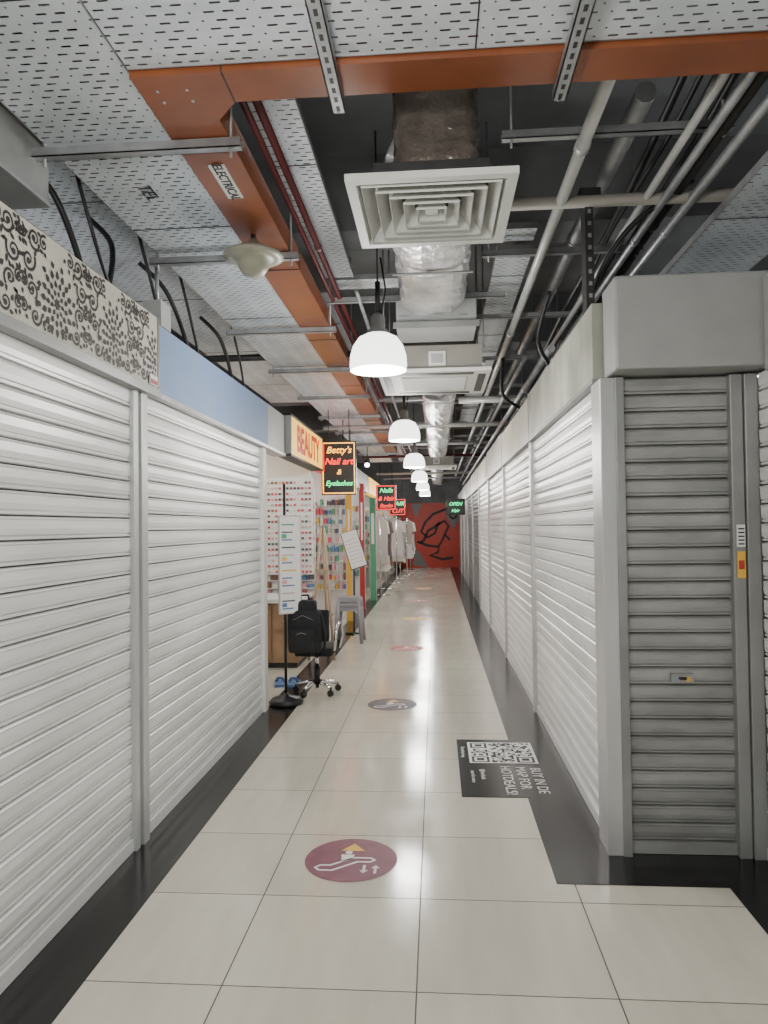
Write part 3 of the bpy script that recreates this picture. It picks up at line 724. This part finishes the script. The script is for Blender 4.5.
def rack(x,y0,y1,seed):
    random.seed(seed); e=empty('garment_rack'); mb=MB()
    mb.tube([(x,y0,0.02),(x,y0,1.75)],0.014,'chrome'); mb.tube([(x,y1,0.02),(x,y1,1.75)],0.014,'chrome'); mb.tube([(x,y0,1.75),(x,y1,1.75)],0.014,'chrome')
    for y in (y0,y1): mb.tube([(x-0.2,y,0.02),(x+0.2,y,0.02)],0.014,'chrome')
    mb.build('frame',e); mb=MB(); y=y0+0.08
    while y<y1-0.05:
        m_=random.choice(CLOTH); L=random.uniform(0.7,1.2); w=random.uniform(0.15,0.20); n=len(mb.v)
        T=[(0.02,1.70),(0.9*w,1.62),(w*1.15,1.35),(w*0.85,1.35),(w*0.8,1.68-L*.6),(w*1.0,1.68-L)]
        P=[(x-a,z) for a,z in T]+[(x+a,z) for a,z in reversed(T)]
        for dy in (0,0.035):
            mb.v+=[(px,y+dy+0.01*math.sin(i*2),pz) for i,(px,pz) in enumerate(P)]
        k=len(P); mb.face(list(range(n,n+k)),m_); mb.face(list(range(n+k,n+2*k))[::-1],m_)
        for i in range(k): mb.face([n+i,n+(i+1)%k,n+k+(i+1)%k,n+k+i],m_)
        y+=0.085
    mb.build('garments',e)
rack(-1.22,15.4,17.0,3); rack(-1.05,18.6,20.4,6); rack(-0.90,21.6,24.2,15)
random.seed(21)

# ------------------------------------------------------------------ floor graphics
def disc(mb,cx,cy,r,z,mat,n=48): mb.poly([(cx+r*math.cos(2*math.pi*k/n),cy+r*math.sin(2*math.pi*k/n),z) for k in range(n)],mat)
for i,(y,mt) in enumerate(((3.22,'maroon'),(6.02,'darkvinyl'),(8.8,'redvinyl'),(11.6,'yellow'),(14.4,'redvinyl'),(17.2,'yellow'))):
    mb=MB(); cx=-0.405+0.014*i; r=0.209; disc(mb,cx,y,r,0.0015,mt)
    z=0.0024; s=r
    U=lambda a,b_:(cx+a*s,y+b_*s,z)
    mb.poly([U(-0.27,0.38),U(0.27,0.38),U(0.0,0.74)],'yellow' if mt!='yellow' else 'redvinyl')
    W='vwhite'; up=(0,0,1)
    mb.ribbon([U(-0.62,-0.52),U(-0.35,-0.52),U(0.15,-0.12),U(0.42,-0.12)],0.013,up,W)
    mb.ribbon([U(-0.62,-0.30),U(-0.42,-0.30),U(0.06,0.06),U(0.42,0.06)],0.013,up,W)
    mb.ribbon([U(-0.62,-0.52),U(-0.72,-0.41),U(-0.62,-0.30)],0.013,up,W); mb.ribbon([U(0.42,-0.12),U(0.52,-0.03),U(0.42,0.06)],0.013,up,W)
    disc(mb,cx-0.08*s,y+0.30*s,0.08*s,z,W,16); mb.poly([U(-0.24,0.2),U(0.06,0.2),U(0.02,0.0),U(-0.19,-0.14)],W)
    for ax,d in ((0.32,-1),(0.56,1)):
        y0_,y1_=-0.62,-0.26
        mb.ribbon([U(ax,y0_+(0.08 if d<0 else 0)),U(ax,y1_-(0.08 if d>0 else 0))],0.012,up,W)
        if d>0: mb.poly([U(ax-0.09,y1_-0.13),U(ax+0.09,y1_-0.13),U(ax,y1_)],W)
        else: mb.poly([U(ax,y0_),U(ax+0.09,y0_+0.13),U(ax-0.09,y0_+0.13)],W)
    mb.build('floor_sticker',recalc=False)
e=empty('floor_qr_poster'); mb=MB()
mb.box(0.12,0.50,3.98,5.04,0,0.0030,'black_tile'); mb.build('vinyl',e)
mb=MB(); z=0.0045
def fq(x0,x1,y0,y1,mat,zz): mb.poly([(x0,y0,zz),(x1,y0,zz),(x1,y1,zz),(x0,y1,zz)],mat)
qx,qy,qs=0.19,4.54,0.43
fq(qx,qx+qs,qy,qy+qs,'vwhite',z); N=25; c_=qs*0.92/N; o=qs*0.04
for i in range(N):
    for j in range(N):
        fin=(i<8 and j<8) or (i<8 and j>N-9) or (i>N-9 and j<8)
        if fin: continue
        if random.random()<0.48: fq(qx+o+i*c_,qx+o+(i+1)*c_,qy+o+j*c_,qy+o+(j+1)*c_,'ink',z+0.0004)
for (i,j) in ((0,0),(0,N-7),(N-7,0)):
    a,bq=qx+o+i*c_,qy+o+j*c_
    fq(a,a+7*c_,bq,bq+7*c_,'ink',z+0.0004); fq(a+c_,a+6*c_,bq+c_,bq+6*c_,'vwhite',z+0.0008); fq(a+2*c_,a+5*c_,bq+2*c_,bq+5*c_,'ink',z+0.0012)
mb.build('qr_code',e,recalc=False)
for s_,sz,x,yc in (("BUY IN DE",0.09,0.58,4.25),("MAP FOR",0.09,0.49,4.29),("HOTDEALS!",0.09,0.40,4.25),("@hotdeals",0.04,0.26,4.34),("scan for more",0.035,0.20,4.3)):
    text('lettering',s_,sz,(x,yc,0.0045),(0,-1,0),(1,0,0),'vwhite',e,extrude=0.0003)
text('lettering',"Download map",0.035,(0.155,4.76,0.0045),(0,-1,0),(1,0,0),'vwhite',e,extrude=0.0003)

# ------------------------------------------------------------------ mural at the end
e=empty('wall_mural'); mb=MB(); mb.box(-1.3,1.3,YE-0.03,YE,0,2.35,'mural'); mb.build('panel',e)
mb=MB(); Y=YE-0.034
mb.poly([(0.35,Y,1.9),(0.62,Y,2.35),(0.95,Y,1.9),(0.62,Y,1.4)],'mural_grey')
mb.poly([(-0.9,Y,2.33),(-0.5,Y,2.33),(-0.75,Y,1.8)],'mural_grey'); mb.poly([(-0.9,Y,0.1),(-0.3,Y,0.0),(-0.7,Y,0.7)],'mural_grey')
Y-=0.002
def rb(pts,w=0.09): mb.ribbon([(a,Y,c) for a,c in pts],w,(0,-1,0),'ink')
rb([(0.6,2.2),(0.3,2.1),(-0.1,1.95),(-0.4,1.65),(-0.55,1.3),(-0.3,1.1),(-0.05,1.25),(0.05,1.55),(0.3,1.7),(0.45,1.5),(0.3,1.2),(0.5,1.0)])
rb([(-0.7,0.95),(-0.3,0.8),(0.1,0.75),(0.05,0.55),(-0.25,0.45),(0.2,0.30),(0.6,0.35)])
rb([(0.15,1.65),(-0.1,1.45),(-0.3,1.35),(-0.45,1.0),(-0.6,0.9)]); rb([(0.3,1.2),(0.2,0.95),(0.05,0.75)],0.07)
rb([(0.62+0.12*math.cos(t*0.5),1.9+0.12*math.sin(t*0.5)) for t in range(14)],0.07)
mb.build('line_art',e,recalc=False)

# ------------------------------------------------------------------ camera + world
w=bpy.data.worlds.new('World'); bpy.context.scene.world=w; w.use_nodes=True
w.node_tree.nodes['Background'].inputs[0].default_value=(0.6,0.65,0.7,1); w.node_tree.nodes['Background'].inputs[1].default_value=0.2
cam=bpy.data.cameras.new('camera'); co=bpy.data.objects.new('camera',cam); C.objects.link(co)
cam.sensor_width=36; cam.lens=24.96; cam.clip_start=0.05
R=Matrix.Rotation(math.atan(52/710),4,'Z')@Matrix.Rotation(math.radians(90)+math.atan(15/710),4,'X')@Matrix.Rotation(-0.013,4,'Z')
R.translation=(0,0,1.5); co.matrix_world=R
bpy.context.scene.camera=co
